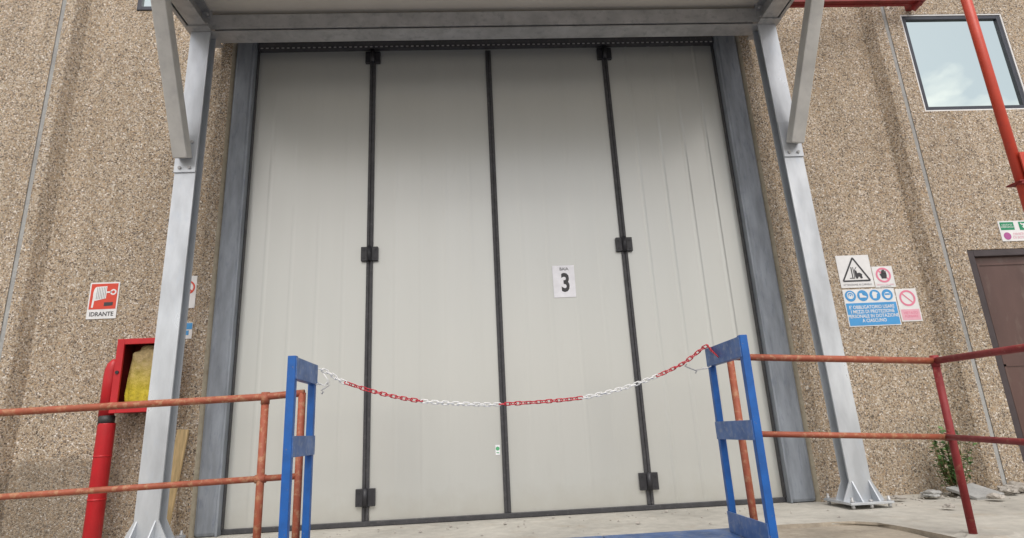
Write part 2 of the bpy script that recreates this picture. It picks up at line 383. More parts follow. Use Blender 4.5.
def window(x0, x1, z0, z1, y, w=.042, trim=True):
    mb = MB()
    for a in ((x0, x0 + w, z0, z1), (x1 - w, x1, z0, z1), (x0 + w, x1 - w, z0, z0 + w), (x0 + w, x1 - w, z1 - w, z1)): mb.box(a[0], a[1], y, y + .06, a[2], a[3], bev=.004)
    f = put(mb, 'window', 'wframe', wall)
    mb = MB(); mb.box(x0 + w - .004, x1 - w + .004, y + .022, y + .034, z0 + w - .004, z1 - w + .004); put(mb, 'pane', 'glass', f)
    if not trim: return
    mb = MB()
    for a in ((x0 - .015, x0, z0 - .015, z1 + .015), (x1, x1 + .015, z0 - .015, z1 + .015), (x0, x1, z0 - .015, z0), (x0, x1, z1, z1 + .015)): mb.box(a[0], a[1], y - .006, y + .05, a[2], a[3])
    put(mb, 'trim', 'white', f)
window(6.64, 7.72, 3.537, 4.645, -.105)
window(-1.215, -.49, 4.93, 5.87, .005, trim=False)

# ------------------------------------------------------------------ folding door
door = thing('folding_door', 'tall pale grey four-leaf folding door with black edge seals behind the chain', 'door', (2.32, 0, 0))
LX = [0.0, 1.158, 2.305, 3.486, 4.65]; DT = 4.40
for i in range(4):
    x0, x1 = LX[i], LX[i + 1]; t = bmesh.new()
    nr = 5; w = (x1 - x0) / nr; d = .0042 if i == 3 else .0010; prof = [(x0, 0)]
    for k in range(1, nr):
        xc = x0 + k * w; prof += [(xc - .022, 0), (xc - .006, -d), (xc + .006, -d), (xc + .022, 0)]
    prof.append((x1, 0))
    lo = [t.verts.new((x, y, .0)) for x, y in prof]; hi = [t.verts.new((x, y, DT)) for x, y in prof]
    for k in range(len(prof) - 1): t.faces.new((lo[k], lo[k + 1], hi[k + 1], hi[k]))
    mb = MB(); mb._merge(t); mb.box(x0, x1, .002, .05, .0, DT); put(mb, 'door_leaf', 'leaf', door)
for x in LX[1:4]:
    mb = MB(); c = .028
    mb.box(x - c, x - .003, -.022, 0, .022, 4.375, bev=.004); mb.box(x + .003, x + c, -.022, 0, .022, 4.375, bev=.004); mb.box(x - .003, x + .003, -.012, 0, .022, 4.375)
    put(mb, 'edge_seal', 'rubber', door)
mb = MB(); mb.box(.03, 4.62, -.028, .0, -.017, .021, bev=.004); put(mb, 'bottom_seal', 'rubber', door)
for x, zz, s in ((1.158, 4.31, .93), (1.158, 2.262, .97), (1.158, .20, 1.0), (3.486, 4.31, .93), (3.486, 2.272, .97), (3.486, .205, 1.0)):
    mb = MB(); h = .068 * s; w = .078 * s
    mb.box(x - w, x - .018, -.034, -.0005, zz - h, zz + h, bev=.003); mb.box(x + .018, x + w, -.034, -.0005, zz - h, zz + h, bev=.003)
    hg = put(mb, 'hinge', 'black', door)
    mb = MB(); mb.tube([(x, -.042, zz - h * 1.05), (x, -.042, zz + h * 1.05)], .021, 14); put(mb, 'knuckle', 'black', hg)
    for sx in (-1, 1):
        for sz in (-1, 1):
            mb = MB(); mb.tube([(x + sx * w * .68, -.034, zz + sz * h * .6), (x + sx * w * .68, -.040, zz + sz * h * .6)], .008, 8); put(mb, 'bolt', 'black', hg)
    if zz > 4:
        mb = MB(); mb.box(x - .022, x + .022, -.05, -.023, zz + h, zz + h + .07, bev=.004); put(mb, 'hanger', 'black', hg)
mb = MB(); mb.box(.05, 4.61, -.075, 0, DT + .0, 4.47); mb.box(.05, 4.61, -.078, -.068, DT - .02, 4.40); put(mb, 'guide_track', 'rubber', door)
mb = MB()
for i in range(90):
    x = .09 + i * .0505; mb.box(x - .012, x + .012, -.0815, -.0775, DT - .012, DT - .001)
put(mb, 'track_slots', 'galvd', door)
for s, x0, x1 in ((-1, -.15, .030), (1, 4.628, 4.845)):
    mb = MB(); mb.box(x0, x1, -.10, -.0015, -.02, 4.48, bev=.03)
    # folded lips at both edges
    inner = x1 if s < 0 else x0
    mb.box(inner - .009, inner + .009, -.108, -.03, -.018, 4.46, bev=.004)
    put(mb, 'jamb', 'jamb', door)
    mb = MB(); xx = inner + .013 * (1 if s < 0 else -1); mb.box(xx - .0075, xx + .0035, -.045, 0, .02, 4.40); put(mb, 'side_seal', 'rubber', door)

# ------------------------------------------------------------------ canopy on two posts
can = thing('canopy', 'galvanised steel canopy with two posts and braces over the folding door', 'canopy', (2.33, -.45, 0))
YF, YBK = -.53, -.415
PX = {-1: (-.283, -.276), 1: (4.972, 4.930)}      # centre at foot, centre at head
for s in (-1, 1):
    xb, xt = PX[s]; w = .085
    mb = MB()
    for hw, ya, yb in ((w, YF, YF + .014), (.005, YF + .014, YBK - .014), (w, YBK - .014, YBK)):      # flange, web, flange
        t = bmesh.new()
        vs = [[t.verts.new((xc + sx * hw, y, z)) for sx, y in ((-1, ya), (1, ya), (1, yb), (-1, yb))] for xc, z in ((xb, .01), (xt, 4.24))]
        for i in range(4): t.faces.new((vs[0][i], vs[0][(i + 1) % 4], vs[1][(i + 1) % 4], vs[1][i]))
        t.faces.new(vs[0][::-1]); t.faces.new(vs[1]); bmesh.ops.recalc_face_normals(t, faces=t.faces[:])
        mb._merge(t)
    post = put(mb, 'post', 'galv', can)
    mb = MB(); mb.box(xb - .165, xb + .165, -.63, -.27, .012, .03, bev=.002); put(mb, 'base_plate', 'galv', post)
    def tri(p0, p1, p2, off):     # triangular stiffener
        q = bmesh.new(); o_ = Vector(off) / 2
        a = [q.verts.new(Vector(p) - o_) for p in (p0, p1, p2)]; b = [q.verts.new(Vector(p) + o_) for p in (p0, p1, p2)]
        q.faces.new(a); q.faces.new(b[::-1])
        for i in range(3): q.faces.new((a[i], b[i], b[(i + 1) % 3], a[(i + 1) % 3]))
        bmesh.ops.recalc_face_normals(q, faces=q.faces[:]); m1 = MB(); m1._merge(q); put(m1, 'stiffener', 'galv', post)
    for sx in (-1, 1):
        for yy in (YF + .007, YBK - .007): tri((xb + sx * w, yy, .03), (xb + sx * .158, yy, .03), (xb + sx * w, yy, .17), (0, .01, 0))
    for xx in (xb - w + .02, xb + w - .02):
        tri((xx, YF, .03), (xx, -.625, .03), (xx, YF, .17), (.01, 0, 0))
    for sx in (-.14, 0.0, .14):
        for yy in (-.61, -.29):
            mb = MB(); mb.tube([(xb + sx, yy, -.02), (xb + sx, yy, .065 if sx else .04)], .009, 8); mb.tube([(xb + sx, yy, .03), (xb + sx, yy, .044)], .015, 6); mb.tube([(xb + sx, yy, -.012), (xb + sx, yy, .012)], .013, 6); put(mb, 'anchor_bolt', 'galvd', post)
    # brace and its bracket
    zc = 2.95; xm = xb + (xt - xb) * zc / 4.2
    mb = MB(); mb.box(xm - .088, xm + .088, YF - .014, YF - .0015, zc - .085, zc + .26, bev=.002); br = put(mb, 'bracket_plate', 'galv', post)
    for dx, dz in ((-.04, -.045), (.04, -.045), (.04, .19)):
        mb = MB(); mb.tube([(xm + dx, YF - .014, zc + dz), (xm + dx, YF - .026, zc + dz)], .014, 6); put(mb, 'bolt', 'galvd', br)
    xe = xm + (-.035 if s < 0 else .15)
    mb = MB(); mb.bar((xm, YF - .06, zc + .02), (xe, -1.26, 4.42), .105, .115, up=(1, 0, 0), bev=.008); put(mb, 'brace', 'galvm', can)
    mb = MB(); mb.box(xm - .10, xm + .10, -.60, -.30, 4.2425, 4.256); put(mb, 'head_plate', 'galvd', post)
    # cantilever I beam
    mb = MB(); xc = xt
    for y0, y1 in ((-2.2, -.545),):
        mb.box(xc - .075, xc + .075, y0, y1, 4.26, 4.272); mb.box(xc - .004, xc + .004, y0, y1, 4.272, 4.44); mb.box(xc - .075, xc + .075, y0, y1, 4.44, 4.452)
    mb.box(xc - .09, xc + .09, -.545, -.535, 4.258, 4.46)
    put(mb, 'cantilever_beam', 'galvd', can)
    for dx in (-.06, .06):
        for dz in (.04, .14): mb = MB(); mb.tube([(xc + dx, -.58, 4.26 + dz), (xc + dx, -.545, 4.26 + dz)], .014, 6); put(mb, 'joint_bolt', 'galvd', can)
    for dx in (-.055, .055): mb = MB(); mb.tube([(xc + dx, -.48, 4.215), (xc + dx, -.48, 4.2425)], .014, 6); put(mb, 'joint_bolt', 'galvd', can)
    # dark sheet trim channel outside the cantilever
    sx = -1 if s < 0 else 1
    mb = MB(); mb.box(min(xc + sx * .10, xc + sx * .13), max(xc + sx * .10, xc + sx * .13), -2.2, -.30, 4.27, 4.47); put(mb, 'edge_trim', 'galvd', can)
# cross beam between the posts, web and flanges, with small splice fixings
mb = MB(); xa, xb2 = -.19, 4.845
mb.box(xa, xb2, YF, -.37, 4.24, 4.251); mb.box(xa, xb2, YF, -.37, 4.405, 4.416); mb.box(xa, xb2, -.455, -.445, 4.251, 4.405)
mb.box(xa, xb2, YF - .012, YF + .0, 4.262, 4.41)
cb = put(mb, 'cross_beam', 'galvd', can)
for i in range(15):
    x = .2 + i * .31 + random.uniform(-.1, .1); mb = MB(); mb.box(x - .012, x + .012, YF - .017, YF - .012, 4.268, 4.275); put(mb, 'rivet', 'galvd', cb)
mb = MB(); mb.box(-.42, 5.06, -2.2, -.28, 4.455, 4.50); put(mb, 'soffit', 'soffit', can)
mb = MB(); mb.box(-.46, 5.10, -2.26, -2.2, 4.25, 4.62); mb.box(-.46, 5.10, -2.2, -.13, 4.503, 4.56); put(mb, 'roof_sheet', 'galvd', can)

# ------------------------------------------------------------------ personnel door on the right
pd = thing('steel_door', 'brown steel personnel door in a dark frame at the right edge', 'door', (7.2, -.05, 0))
mb = MB()
for a in ((6.665, 6.725, 0.002, 2.07), (7.69, 7.75, .002, 2.07), (6.725, 7.69, 2.01, 2.07)): mb.box(a[0], a[1], -.115, .02, a[2], a[3], bev=.004)
put(mb, 'door_frame', 'dframe', pd)
mb = MB(); mb.box(6.727, 7.688, -.07, -.02, .01, 2.008)
lf = put(mb, 'door_leaf', 'brown', pd)
mb = MB(); 
for a in ((6.76, 7.65, 1.93, 1.95), (6.76, 6.78, .1, 1.93), (7.63, 7.65, .1, 1.93), (6.76, 7.65, 1.0, 1.02)): mb.box(a[0], a[1], -.078, -.0705, a[2], a[3])
put(mb, 'panel_moulding', 'brown', lf)
mb = MB(); mb.box(7.60, 7.63, -.13, -.0785, 1.02, 1.06); mb.box(7.50, 7.63, -.14, -.125, 1.03, 1.05); put(mb, 'handle', 'black', lf)

# ------------------------------------------------------------------ dock ramp with ladder side guards
ramp = thing('dock_ramp', 'blue steel dock ramp with two ladder-shaped side guards below the folding door', 'loading ramp', (2.37, -1.8, .05))
mb = MB()
for k, (x0, x1) in enumerate(((1.16, 2.02), (2.026, 2.80), (2.806, 3.57))):
    q = bmesh.new(); prof = [(-1.46, .034), (-1.46, .05), (-2.2, .05), (-8.3, -.93), (-8.3, -.95), (-2.2, .0)]
    a = [q.verts.new((x0, y, z)) for y, z in prof]; b = [q.verts.new((x1, y, z)) for y, z in prof]
    q.faces.new(a); q.faces.new(b[::-1])
    for i in range(6): q.faces.new((a[i], b[i], b[(i + 1) % 6], a[(i + 1) % 6]))
    bmesh.ops.recalc_face_normals(q, faces=q.faces[:]); mb._merge(q)
put(mb, 'deck', 'deck', ramp)
mb = MB()
for x in (1.14, 3.555): mb.bar((x + .0, -2.2, -.06), (x, -8.25, -1.03 + .06), .05, .14, up=(1, 0, 0)) if False else mb.bar((x, -2.2, -.04), (x, -8.2, -.93), .14, .05, up=(1, 0, 0))
put(mb, 'side_beam', 'blue', ramp)
for s, x, yn, yf, zt, zt2 in ((-1, 1.19, -2.10, -1.745, 1.08, 1.065), (1, 3.54, -2.06, -1.585, 1.095, 1.09)):
    gmb = MB(); gmb.bar((x, yn, .052), (x, yn, zt), .041, .038, up=(0, 1, 0), bev=.003); put(gmb, 'upright', 'blue', ramp)
    gmb = MB(); gmb.bar((x, yf, .052), (x, yf, zt2), .037, .036, up=(0, 1, 0), bev=.003); put(gmb, 'upright', 'blue', ramp)
    zm = .638 if s < 0 else .605
    for z0, z1 in ((zt - .115, zt - .008), (zm - .05, zm + .05), (.052, .16)):
        mb = MB(); xp = x - s * .022
        mb.box(xp - .0035, xp + .0035, yn - .012, yf + .012, z0, z1, bev=.001); mb.box(min(xp, xp + s * .034), max(xp, xp + s * .034), yn + .02, yf - .02, z0 - .0005, z0 + .006)
        put(mb, 'guard_plate', 'bluep', ramp)

# ------------------------------------------------------------------ rusty railings
def rail(name, label, posts, rails, m, extra=None):
    o = thing(name, label, 'railing', (posts[0][0][0], posts[0][0][1], 0), 'pipe railings along the dock edge')
    for a, b in posts:
        mb = MB(); mb.tube([a, b], .0205, 14); p = put(mb, 'rail_post', m, o)
    for nm, pts, r in rails:
        mb = MB(); mb.tube(pts, r, 14); put(mb, nm, m, o)
    return o
rl = rail('pipe_railing', 'rusty brown pipe railing in front of the red standpipe, left of the ramp', [((.932, -1.73, -.2), (.932, -1.73, .905)), ((1.133, -1.73, -.2), (1.133, -1.73, .922))],
     [('top_rail', [(-2.6, -1.73, .865), (-.487, -1.73, .89), (.92, -1.73, .91), (1.145, -1.73, .922)], .0195), ('middle_rail', [(-2.6, -1.73, .425), (-.41, -1.73, .456), (1.133, -1.73, .481)], .0165)], 'rust')
mb = MB(); mb.tube([(-1.6, -1.73, -.95), (-1.6, -1.73, .88)], .0235); put(mb, 'rail_post', 'rust', rl)
rr_ = rail('pipe_railing', 'red painted pipe railing turning a corner in front of the weed, right of the ramp', [((4.815, -1.73, -.02), (4.833, -1.73, .94))],
     [('top_rail', [(3.597, -1.73, 1.017), (4.833, -1.73, .94)], .0195), ('middle_rail', [(3.577, -1.73, .583), (4.793, -1.73, .506)], .0165)], 'rust')
mb = MB(); mb.tube([(3.60, -1.73, -.3), (3.597, -1.73, 1.02)], .0205); put(mb, 'rail_post', 'rust', rr_)
for nm, a, b, r in (('top_rail', (4.833, -1.73, .94), (4.796, -2.4, .93), .0195), ('middle_rail', (4.793, -1.73, .506), (4.70, -2.36, .49), .0165)):
    a, b = Vector(a), Vector(b); mb = MB(); mb.tube([a, b, b + (b - a) * .6], r); put(mb, nm, 'rust2', rr_)
for p in rr_.children:
    if p.name.startswith('rail_post') and min(v.co.x for v in p.data.vertices) > -.2: p.data.materials[0] = MT['rust2']
mb = MB(); mb.tube([(4.833, -1.73, .905), (4.834, -1.73, .972)], .0235, 12); put(mb, 'weld_collar', 'rust2', rr_); mb = MB(); mb.tube([(4.79, -1.73, .506), (4.83, -1.73, .504)], .022, 12); put(mb, 'weld_collar', 'rust2', rr_)
mb = MB(); mb.tube([(.932, -1.73, .87), (.932, -1.73, .935)], .0235, 12); put(mb, 'weld_collar', 'rust', rl); mb = MB(); mb.tube([(.905, -1.73, .4765), (.96, -1.73, .4775)], .0225, 12); put(mb, 'weld_collar', 'rust', rl)

# ------------------------------------------------------------------ red and white chain
ch = thing('plastic_chain', 'sagging red and white plastic chain hung across between the two blue guards', 'chain', (2.3, -1.6, .8))
CP = [(1.205, -1.70, 1.06), (1.26, -1.66, 1.035), (1.338, -1.63, .982), (1.56, -1.60, .905), (1.798, -1.60, .852), (2.124, -1.60, .819), (2.253, -1.60, .815), (2.50, -1.60, .818), (2.734, -1.59, .831), (2.97, -1.58, .872), (3.191, -1.57, .936), (3.36, -1.575, 1.003), (3.46, -1.60, 1.068), (3.512, -1.615, 1.102), (3.503, -1.70, 1.065), (3.503, -1.79, 1.015)]
CP = [Vector(p) for p in CP]
def crom(P, n=40):
    out = []
    for i in range(len(P) - 1):
        p0, p1, p2, p3 = P[max(i - 1, 0)], P[i], P[i + 1], P[min(i + 2, len(P) - 1)]
        for k in range(n):
            t = k / n; out.append(.5 * ((2 * p1) + (p2 - p0) * t + (2 * p0 - 5 * p1 + 4 * p2 - p3) * t * t + (3 * p1 - p0 - 3 * p2 + p3) * t ** 3))
    out.append(P[-1]); return out
cp = crom(CP); pitch_ = .0305; pos = []; acc = 0; pos.append(cp[0])
for a, b in zip(cp, cp[1:]):
    L = (b - a).length
    while acc + L >= pitch_:
        t = (pitch_ - acc) / L; a = a.lerp(b, t); L = (b - a).length; acc = 0; pos.append(a)
    acc += L
def link_mesh(m):
    t = bmesh.new(); r = .0031; a_, b_ = .012, .0098; pts = []
    for k in range(9): th = -math.pi / 2 + math.pi * k / 8; pts.append(Vector((a_ + b_ * math.cos(th) * .95, b_ * math.sin(th), 0)))
    for k in range(9): th = math.pi / 2 + math.pi * k / 8; pts.append(Vector((-a_ + b_ * math.cos(th) * .95, b_ * math.sin(th), 0)))
    rings = []
    for i, p in enumerate(pts):
        d = (pts[(i + 1) % 18] - pts[i - 1]).normalized(); n1 = Vector((0, 0, 1)); n2 = d.cross(n1)
        rings.append([t.verts.new(p + (n1 * math.cos(k * math.pi / 4) + n2 * math.sin(k * math.pi / 4)) * r) for k in range(8)])
    for i in range(18):
        for k in range(8):
            f = t.faces.new((rings[i][k], rings[i][(k + 1) % 8], rings[(i + 1) % 18][(k + 1) % 8], rings[(i + 1) % 18][k])); f.smooth = True
    me = bpy.data.meshes.new('link'); t.to_mesh(me); t.free(); me.materials.append(MT[m]); return me
LM = {'cw': link_mesh('cw'), 'cr': link_mesh('cr')}
for i in range(len(pos) - 1):
    c = (pos[i] + pos[i + 1]) / 2; d = (pos[i + 1] - pos[i]).normalized()
    x = c.x; m = 'cr' if (1.338 < x < 1.798 or 2.253 < x < 2.734 or x > 3.191) else 'cw'
    up = Vector((0, 0, 1)) if i % 2 else Vector((0, 1, 0)); zz = d.cross(up).normalized()
    zz = (Matrix.Rotation(random.uniform(-.35, .35) + (.5 if m == 'cr' else .2), 3, d) @ zz); yy = zz.cross(d)
    mtx = Matrix((d, yy, zz)).transposed().to_4x4(); mtx.translation = c - WPOS[ch.name]
    o = bpy.data.objects.new('link', LM[m]); COL.objects.link(o); o.parent = ch; o.matrix_local = mtx
    if i == 0: o['label'] = 'first white link at the guard'
def hook(a, b, label):
    mb = MB(); a, b = Vector(a), Vector(b); pts = [a + Vector((0, 0, .018)), a + Vector((-.012, 0, .006)), a, a.lerp(b, .5), b, b + Vector((.012, 0, -.006)), b + Vector((.002, 0, -.02))]
    mb.tube(pts, .004, 8); o = put(mb, 'hook', 'galvd', ch); o['label'] = label
hook((1.262, -1.66, .965), (1.225, -1.68, .935), 'small dark wire hook near the left guard')
hook((3.395, -1.56, .985), (3.44, -1.56, .965), 'small wire hook near the right guard')
mb = MB(); mb.tube([(1.20, -1.72, .985), (1.245, -1.70, .96), (1.262, -1.68, .99), (1.235, -1.69, 1.03)], .0032, 8); mb.tube([(1.165, -1.76, .97), (1.217, -1.752, .964), (1.222, -1.70, .968), (1.16, -1.68, .972)], .004, 8); put(mb, 'tie_cord', 'cw', ch)
mb = MB(); mb.tube([(3.50, -1.545, .975), (3.515, -1.49, .98), (3.565, -1.49, .98), (3.57, -1.55, .982)], .004, 8); mb.tube([(3.44, -1.56, .965), (3.503, -1.60, .968), (3.506, -1.66, .975)], .003, 8); put(mb, 'tie_cord', 'cw', ch)

# ------------------------------------------------------------------ signs
def plate(name, label, x0, x1, z0, z1, y, m='white', cat='sign', tilt=0):
    mb = MB(); mb.box(x0, x1, y - .003, y, z0, z1); o = put(mb, name, m); 
    return tag(o, label, cat)
def symbol(mb, m, parent, name='symbol'): return put(mb, name, m, parent)
# 3 notice
y = -.0025
nt_ = plate('paper_notice', 'white paper sheet with large number 3 on the third door leaf', 2.806, 3.006, 1.797, 2.095, y, 'paper', 'notice')
text('3', 2.918, 1.925, .235, y - .004, 'ink', nt_, 'numeral', sx=.74, bold=.007)
text('BAIA', 2.912, 2.06, .038, y - .004, 'inkg', nt_, 'lettering', sx=1.0, bold=.001)
st = plate('door_sticker', 'tiny white sticker with a green mark beside the central door seal', 2.225, 2.262, .475, .555, -.0025, 'paper', 'sticker')
mb = MB(); mb.disc(2.2435, .525, .016, -.006); symbol(mb, 'lime', st); 
mb = MB(); mb.poly([(2.232, .49), (2.256, .487), (2.256, .494), (2.232, .497)], -.006); symbol(mb, 'lime', st, 'mark')
# hydrant sign
y = YR - .002; CAMP = Vector((2.158, -5.122, .658)); KS = (5.122 + YR) / (5.122 - .057) - 1
def seat(o):
    o.location.x += (o.location.x + .1 - CAMP.x) * KS; o.location.z += (o.location.z + .15 - CAMP.z) * KS
s1 = plate('hydrant_sign', 'red and white hose reel sign reading IDRANTE on the left wall', -1.222, -.972, 1.75, 2.075, y)
mb = MB(); mb.box(-1.210, -.984, y - .0045, y - .0035, 1.835, 2.063); symbol(mb, 'signred', s1, 'red_field')
mb = MB(); yy = y - .005
mb.poly([(-1.165, 1.91), (-1.075, 1.93), (-1.075, 2.04), (-1.165, 2.035)], yy); mb.disc(-1.165, 1.972, .062, yy - .0002, sx=.35); mb.poly([(-1.19, 1.85), (-1.175, 1.85), (-1.168, 1.95), (-1.185, 1.95)], yy - .0001)
mb.line((-1.075, 1.985), (-1.035, 1.985), .014, yy); mb.ring(-1.018, 1.985, .014, .026, yy); symbol(mb, 'white', s1, 'hose_reel_symbol')
mb = MB()
for i in range(6): mb.line((-1.155 + i * .014, 1.925), (-1.155 + i * .014, 2.03), .0025, yy - .0012)
mb.poly([(-1.085, 1.86), (-1.01, 1.865), (-1.01, 1.895), (-1.085, 1.895)], yy); symbol(mb, 'ink', s1, 'hose_lines')
text('IDRANTE', -1.097, 1.79, .052, y - .0045, 'ink', s1, sx=.95, bold=.0008)
# forklift warning
a = plate('warning_sign', 'white sign with black triangle and forklift, top left of the right wall cluster', 5.432, 5.752, 1.768, 2.08, y)
yy = y - .0045
mb = MB(); T = [(5.592, 2.055), (5.462, 1.832), (5.722, 1.832)]
for p_, q_ in ((0, 1), (1, 2), (2, 0)): mb.line(T[p_], T[q_], .015, yy - .0001 * p_)
symbol(mb, 'ink', a, 'triangle')
mb = MB(); mb.line((5.560, 1.860), (5.560, 1.965), .009, yy); mb.line((5.578, 1.860), (5.578, 1.965), .006, yy); mb.line((5.53, 1.858), (5.58, 1.858), .007, yy - .0003)
mb.poly([(5.585, 1.87), (5.65, 1.87), (5.655, 1.895), (5.63, 1.91), (5.61, 1.905), (5.605, 1.93), (5.585, 1.935)], yy - .0005)
mb.disc(5.60, 1.865, .012, yy - .001); mb.disc(5.642, 1.865, .012, yy - .001); mb.line((5.587, 1.935), (5.612, 1.965), .005, yy - .001); symbol(mb, 'ink', a, 'forklift_symbol')
text('ATTENZIONE AI CARRELLI', 5.592, 1.795, .025, yy, 'inkg', a, sx=.92)
# stop hand
b = plate('prohibition_sign', 'small white sign with pink ring and dark raised hand beside the forklift sign', 5.755, 5.951, 1.760, 1.963, y)
mb = MB(); mb.ring(5.853, 1.878, .055, .072, yy); mb.line((5.81, 1.925), (5.90, 1.83), .013, yy - .0001); symbol(mb, 'pink', b, 'ring')
mb = MB(); yh = yy - .0007
mb.poly([(5.832, 1.845), (5.877, 1.845), (5.885, 1.875), (5.882, 1.90), (5.836, 1.90), (5.826, 1.872)], yh)
for i, hh in enumerate((.922, .93, .928, .917)): mb.poly([(5.836 + i * .012, 1.895), (5.845 + i * .012, 1.895), (5.845 + i * .012, 1 + hh), (5.836 + i * .012, 1 + hh)], yh)
mb.poly([(5.832, 1.86), (5.818, 1.885), (5.825, 1.893), (5.838, 1.88)], yh - .0001); symbol(mb, 'ink', b, 'hand_symbol')
text("VIETATO L'ACCESSO", 5.853, 1.786, .018, yy, 'pinkl', b); text('AI NON ADDETTI', 5.853, 1.770, .013, yy, 'inkg', b)
# mandatory blue
c = plate('mandatory_sign', 'blue and white sign with four round pictograms above a text panel', 5.432, 5.925, 1.41, 1.757, y)
mb = MB()
for i in range(4): mb.disc(5.498 + i * .1175, 1.695, .052, yy)
symbol(mb, 'signblue', c, 'pictogram_discs')
mb = MB(); mb.box(5.440, 5.917, y - .0045, y - .0035, 1.418, 1.627); symbol(mb, 'signblue', c, 'blue_field')
mb = MB(); yq = yy - .001
x = 5.498; mb.ring(x, 1.70, .026, .033, yq); mb.disc(x, 1.693, .02, yq - .0001); symbol(mb, 'white', c, 'pictogram'); mb = MB()
x += .1175; mb.poly([(x - .03, 1.715), (x - .008, 1.72), (x + .0, 1.698), (x + .032, 1.688), (x + .034, 1.676), (x - .03, 1.676)], yq); symbol(mb, 'white', c, 'pictogram'); mb = MB()
x += .1175; mb.poly([(x - .022, 1.665), (x + .008, 1.665), (x + .016, 1.69), (x + .014, 1.725), (x - .016, 1.73), (x - .028, 1.705)], yq); mb.poly([(x + .014, 1.70), (x + .028, 1.712), (x + .022, 1.722), (x + .012, 1.712)], yq - .0001); symbol(mb, 'white', c, 'pictogram'); mb = MB()
x += .1175; mb.disc(x, 1.69, .03, yq); symbol(mb, 'white', c, 'pictogram')
mb = MB(); mb.poly([(x - .026, 1.692), (x + .026, 1.692), (x + .022, 1.708), (x - .022, 1.708)], yq - .001); mb.disc(5.498, 1.70, .008, yq - .001); symbol(mb, 'signblue', c, 'goggles')
text("E' OBBLIGATORIO USARE\nI MEZZI DI PROTEZIONE\nPERSONALE IN DOTAZIONE\nA CIASCUNO", 5.678, 1.523, .044, yq, 'white', c, sx=.86, bold=.0006)
# faded no-entry
d = plate('prohibition_sign', 'faded pink ring sign with diagonal bar, lowest right of the right wall cluster', 5.930, 6.128, 1.438, 1.745, y)
mb = MB(); mb.ring(6.03, 1.655, .058, .076, yy); symbol(mb, 'pink', d, 'ring')
mb = MB(); mb.line((5.985, 1.70), (6.075, 1.61), .011, yy - .0002); symbol(mb, 'pink', d, 'diagonal_bar')
mb = MB(); mb.box(5.942, 6.117, y - .0045, y - .0035, 1.45, 1.55); symbol(mb, 'pinkl', d, 'pink_field')
text('VIETATO\nFUMARE', 6.03, 1.50, .034, yy - .001, 'pink', d)
for o_ in (s1, a, b, c, d): seat(o_)
# emergency sign above the brown door
yp = YP - .002; ye = yp - .0045
e = plate('emergency_sign', 'white and green safety sign above the brown door frame', 7.035, 7.46, 2.145, 2.345, yp)
mb = MB(); mb.box(7.050, 7.185, yp - .0045, yp - .0035, 2.255, 2.332); mb.box(7.235, 7.335, yp - .0045, yp - .0035, 2.25, 2.332); symbol(mb, 'green', e, 'green_fields')
mb = MB(); mb.line((7.285, 2.315), (7.285, 2.275), .022, ye - .0006); mb.poly([(7.26, 2.285), (7.31, 2.285), (7.285, 2.258)], ye - .0012); mb.line((7.255, 2.32), (7.27, 2.30), .012, ye - .0006); mb.line((7.315, 2.32), (7.30, 2.30), .012, ye - .0006); symbol(mb, 'white', e, 'arrow_symbol')
text('USCITA DI\nEMERGENZA', 7.117, 2.294, .022, ye - .0006, 'white', e)
mb = MB(); mb.disc(7.095, 2.195, .036, ye); symbol(mb, 'purple', e, 'purple_disc')
text('DIVIETO\nDI SOSTA', 7.22, 2.195, .035, ye, 'pinkl', e)
# two small signs behind the left post
p1 = plate('prohibition_sign', 'narrow white sign with part of a red ring, half hidden behind the left post', -.47, -.322, 1.815, 2.105, y)
mb = MB(); mb.ring(-.395, 2.0, .047, .062, yy); mb.line((-.43, 2.035), (-.36, 1.965), .013, yy - .0002); symbol(mb, 'signred', p1, 'ring')
p2 = plate('information_sign', 'small light blue and white sign under the red ring sign behind the left post', -.47, -.322, 1.548, 1.69, y)
mb = MB(); mb.box(-.46, -.325, y - .0045, y - .0035, 1.63, 1.685); mb.box(-.40, -.35, y - .0045, y - .0035, 1.58, 1.62); symbol(mb, 'signblue', p2, 'blue_field')

seat(p1); seat(p2)
# ------------------------------------------------------------------ hose cabinet, sack, standpipe
cabn = thing('hose_cabinet', 'red metal hose cabinet with open front mounted beside the left post', 'cabinet', (-.61, -.13, .955))
x0, x1, z0, z1, yf_ = -.822, -.435, .955, 1.535, -.205
mb = MB()
mb.box(x0, x1, YR - .012, YR - .002, z0, z1); mb.box(x0, x0 + .012, yf_, YR - .012, z0, z1); mb.box(x1 - .012, x1, yf_, YR - .012, z0, z1); mb.box(x0 + .012, x1 - .012, yf_, YR - .012, z0, z0 + .012); mb.box(x0 + .012, x1 - .012, yf_, YR - .012, z1 - .012, z1)
put(mb, 'casing', 'redd', cabn)
mb = MB(); w = .05
for a_ in ((x0 - .006, x0 + w, z0 - .006, z1 + .006), (x1 - w, x1 + .006, z0 - .006, z1 + .006), (x0 + w, x1 - w, z1 - w + .01, z1 + .006), (x0 + w, x1 - w, z0 - .006, z0 + w - .01)): mb.box(a_[0], a_[1], yf_ - .022, yf_ - .001, a_[2], a_[3], bev=.003)
cf = put(mb, 'door_frame', 'red', cabn)
mb = MB(); mb.tube([(x0 + .022, yf_ - .022, 1.27), (x0 + .022, yf_ - .03, 1.27)], .014, 12); put(mb, 'lock', 'black', cf)
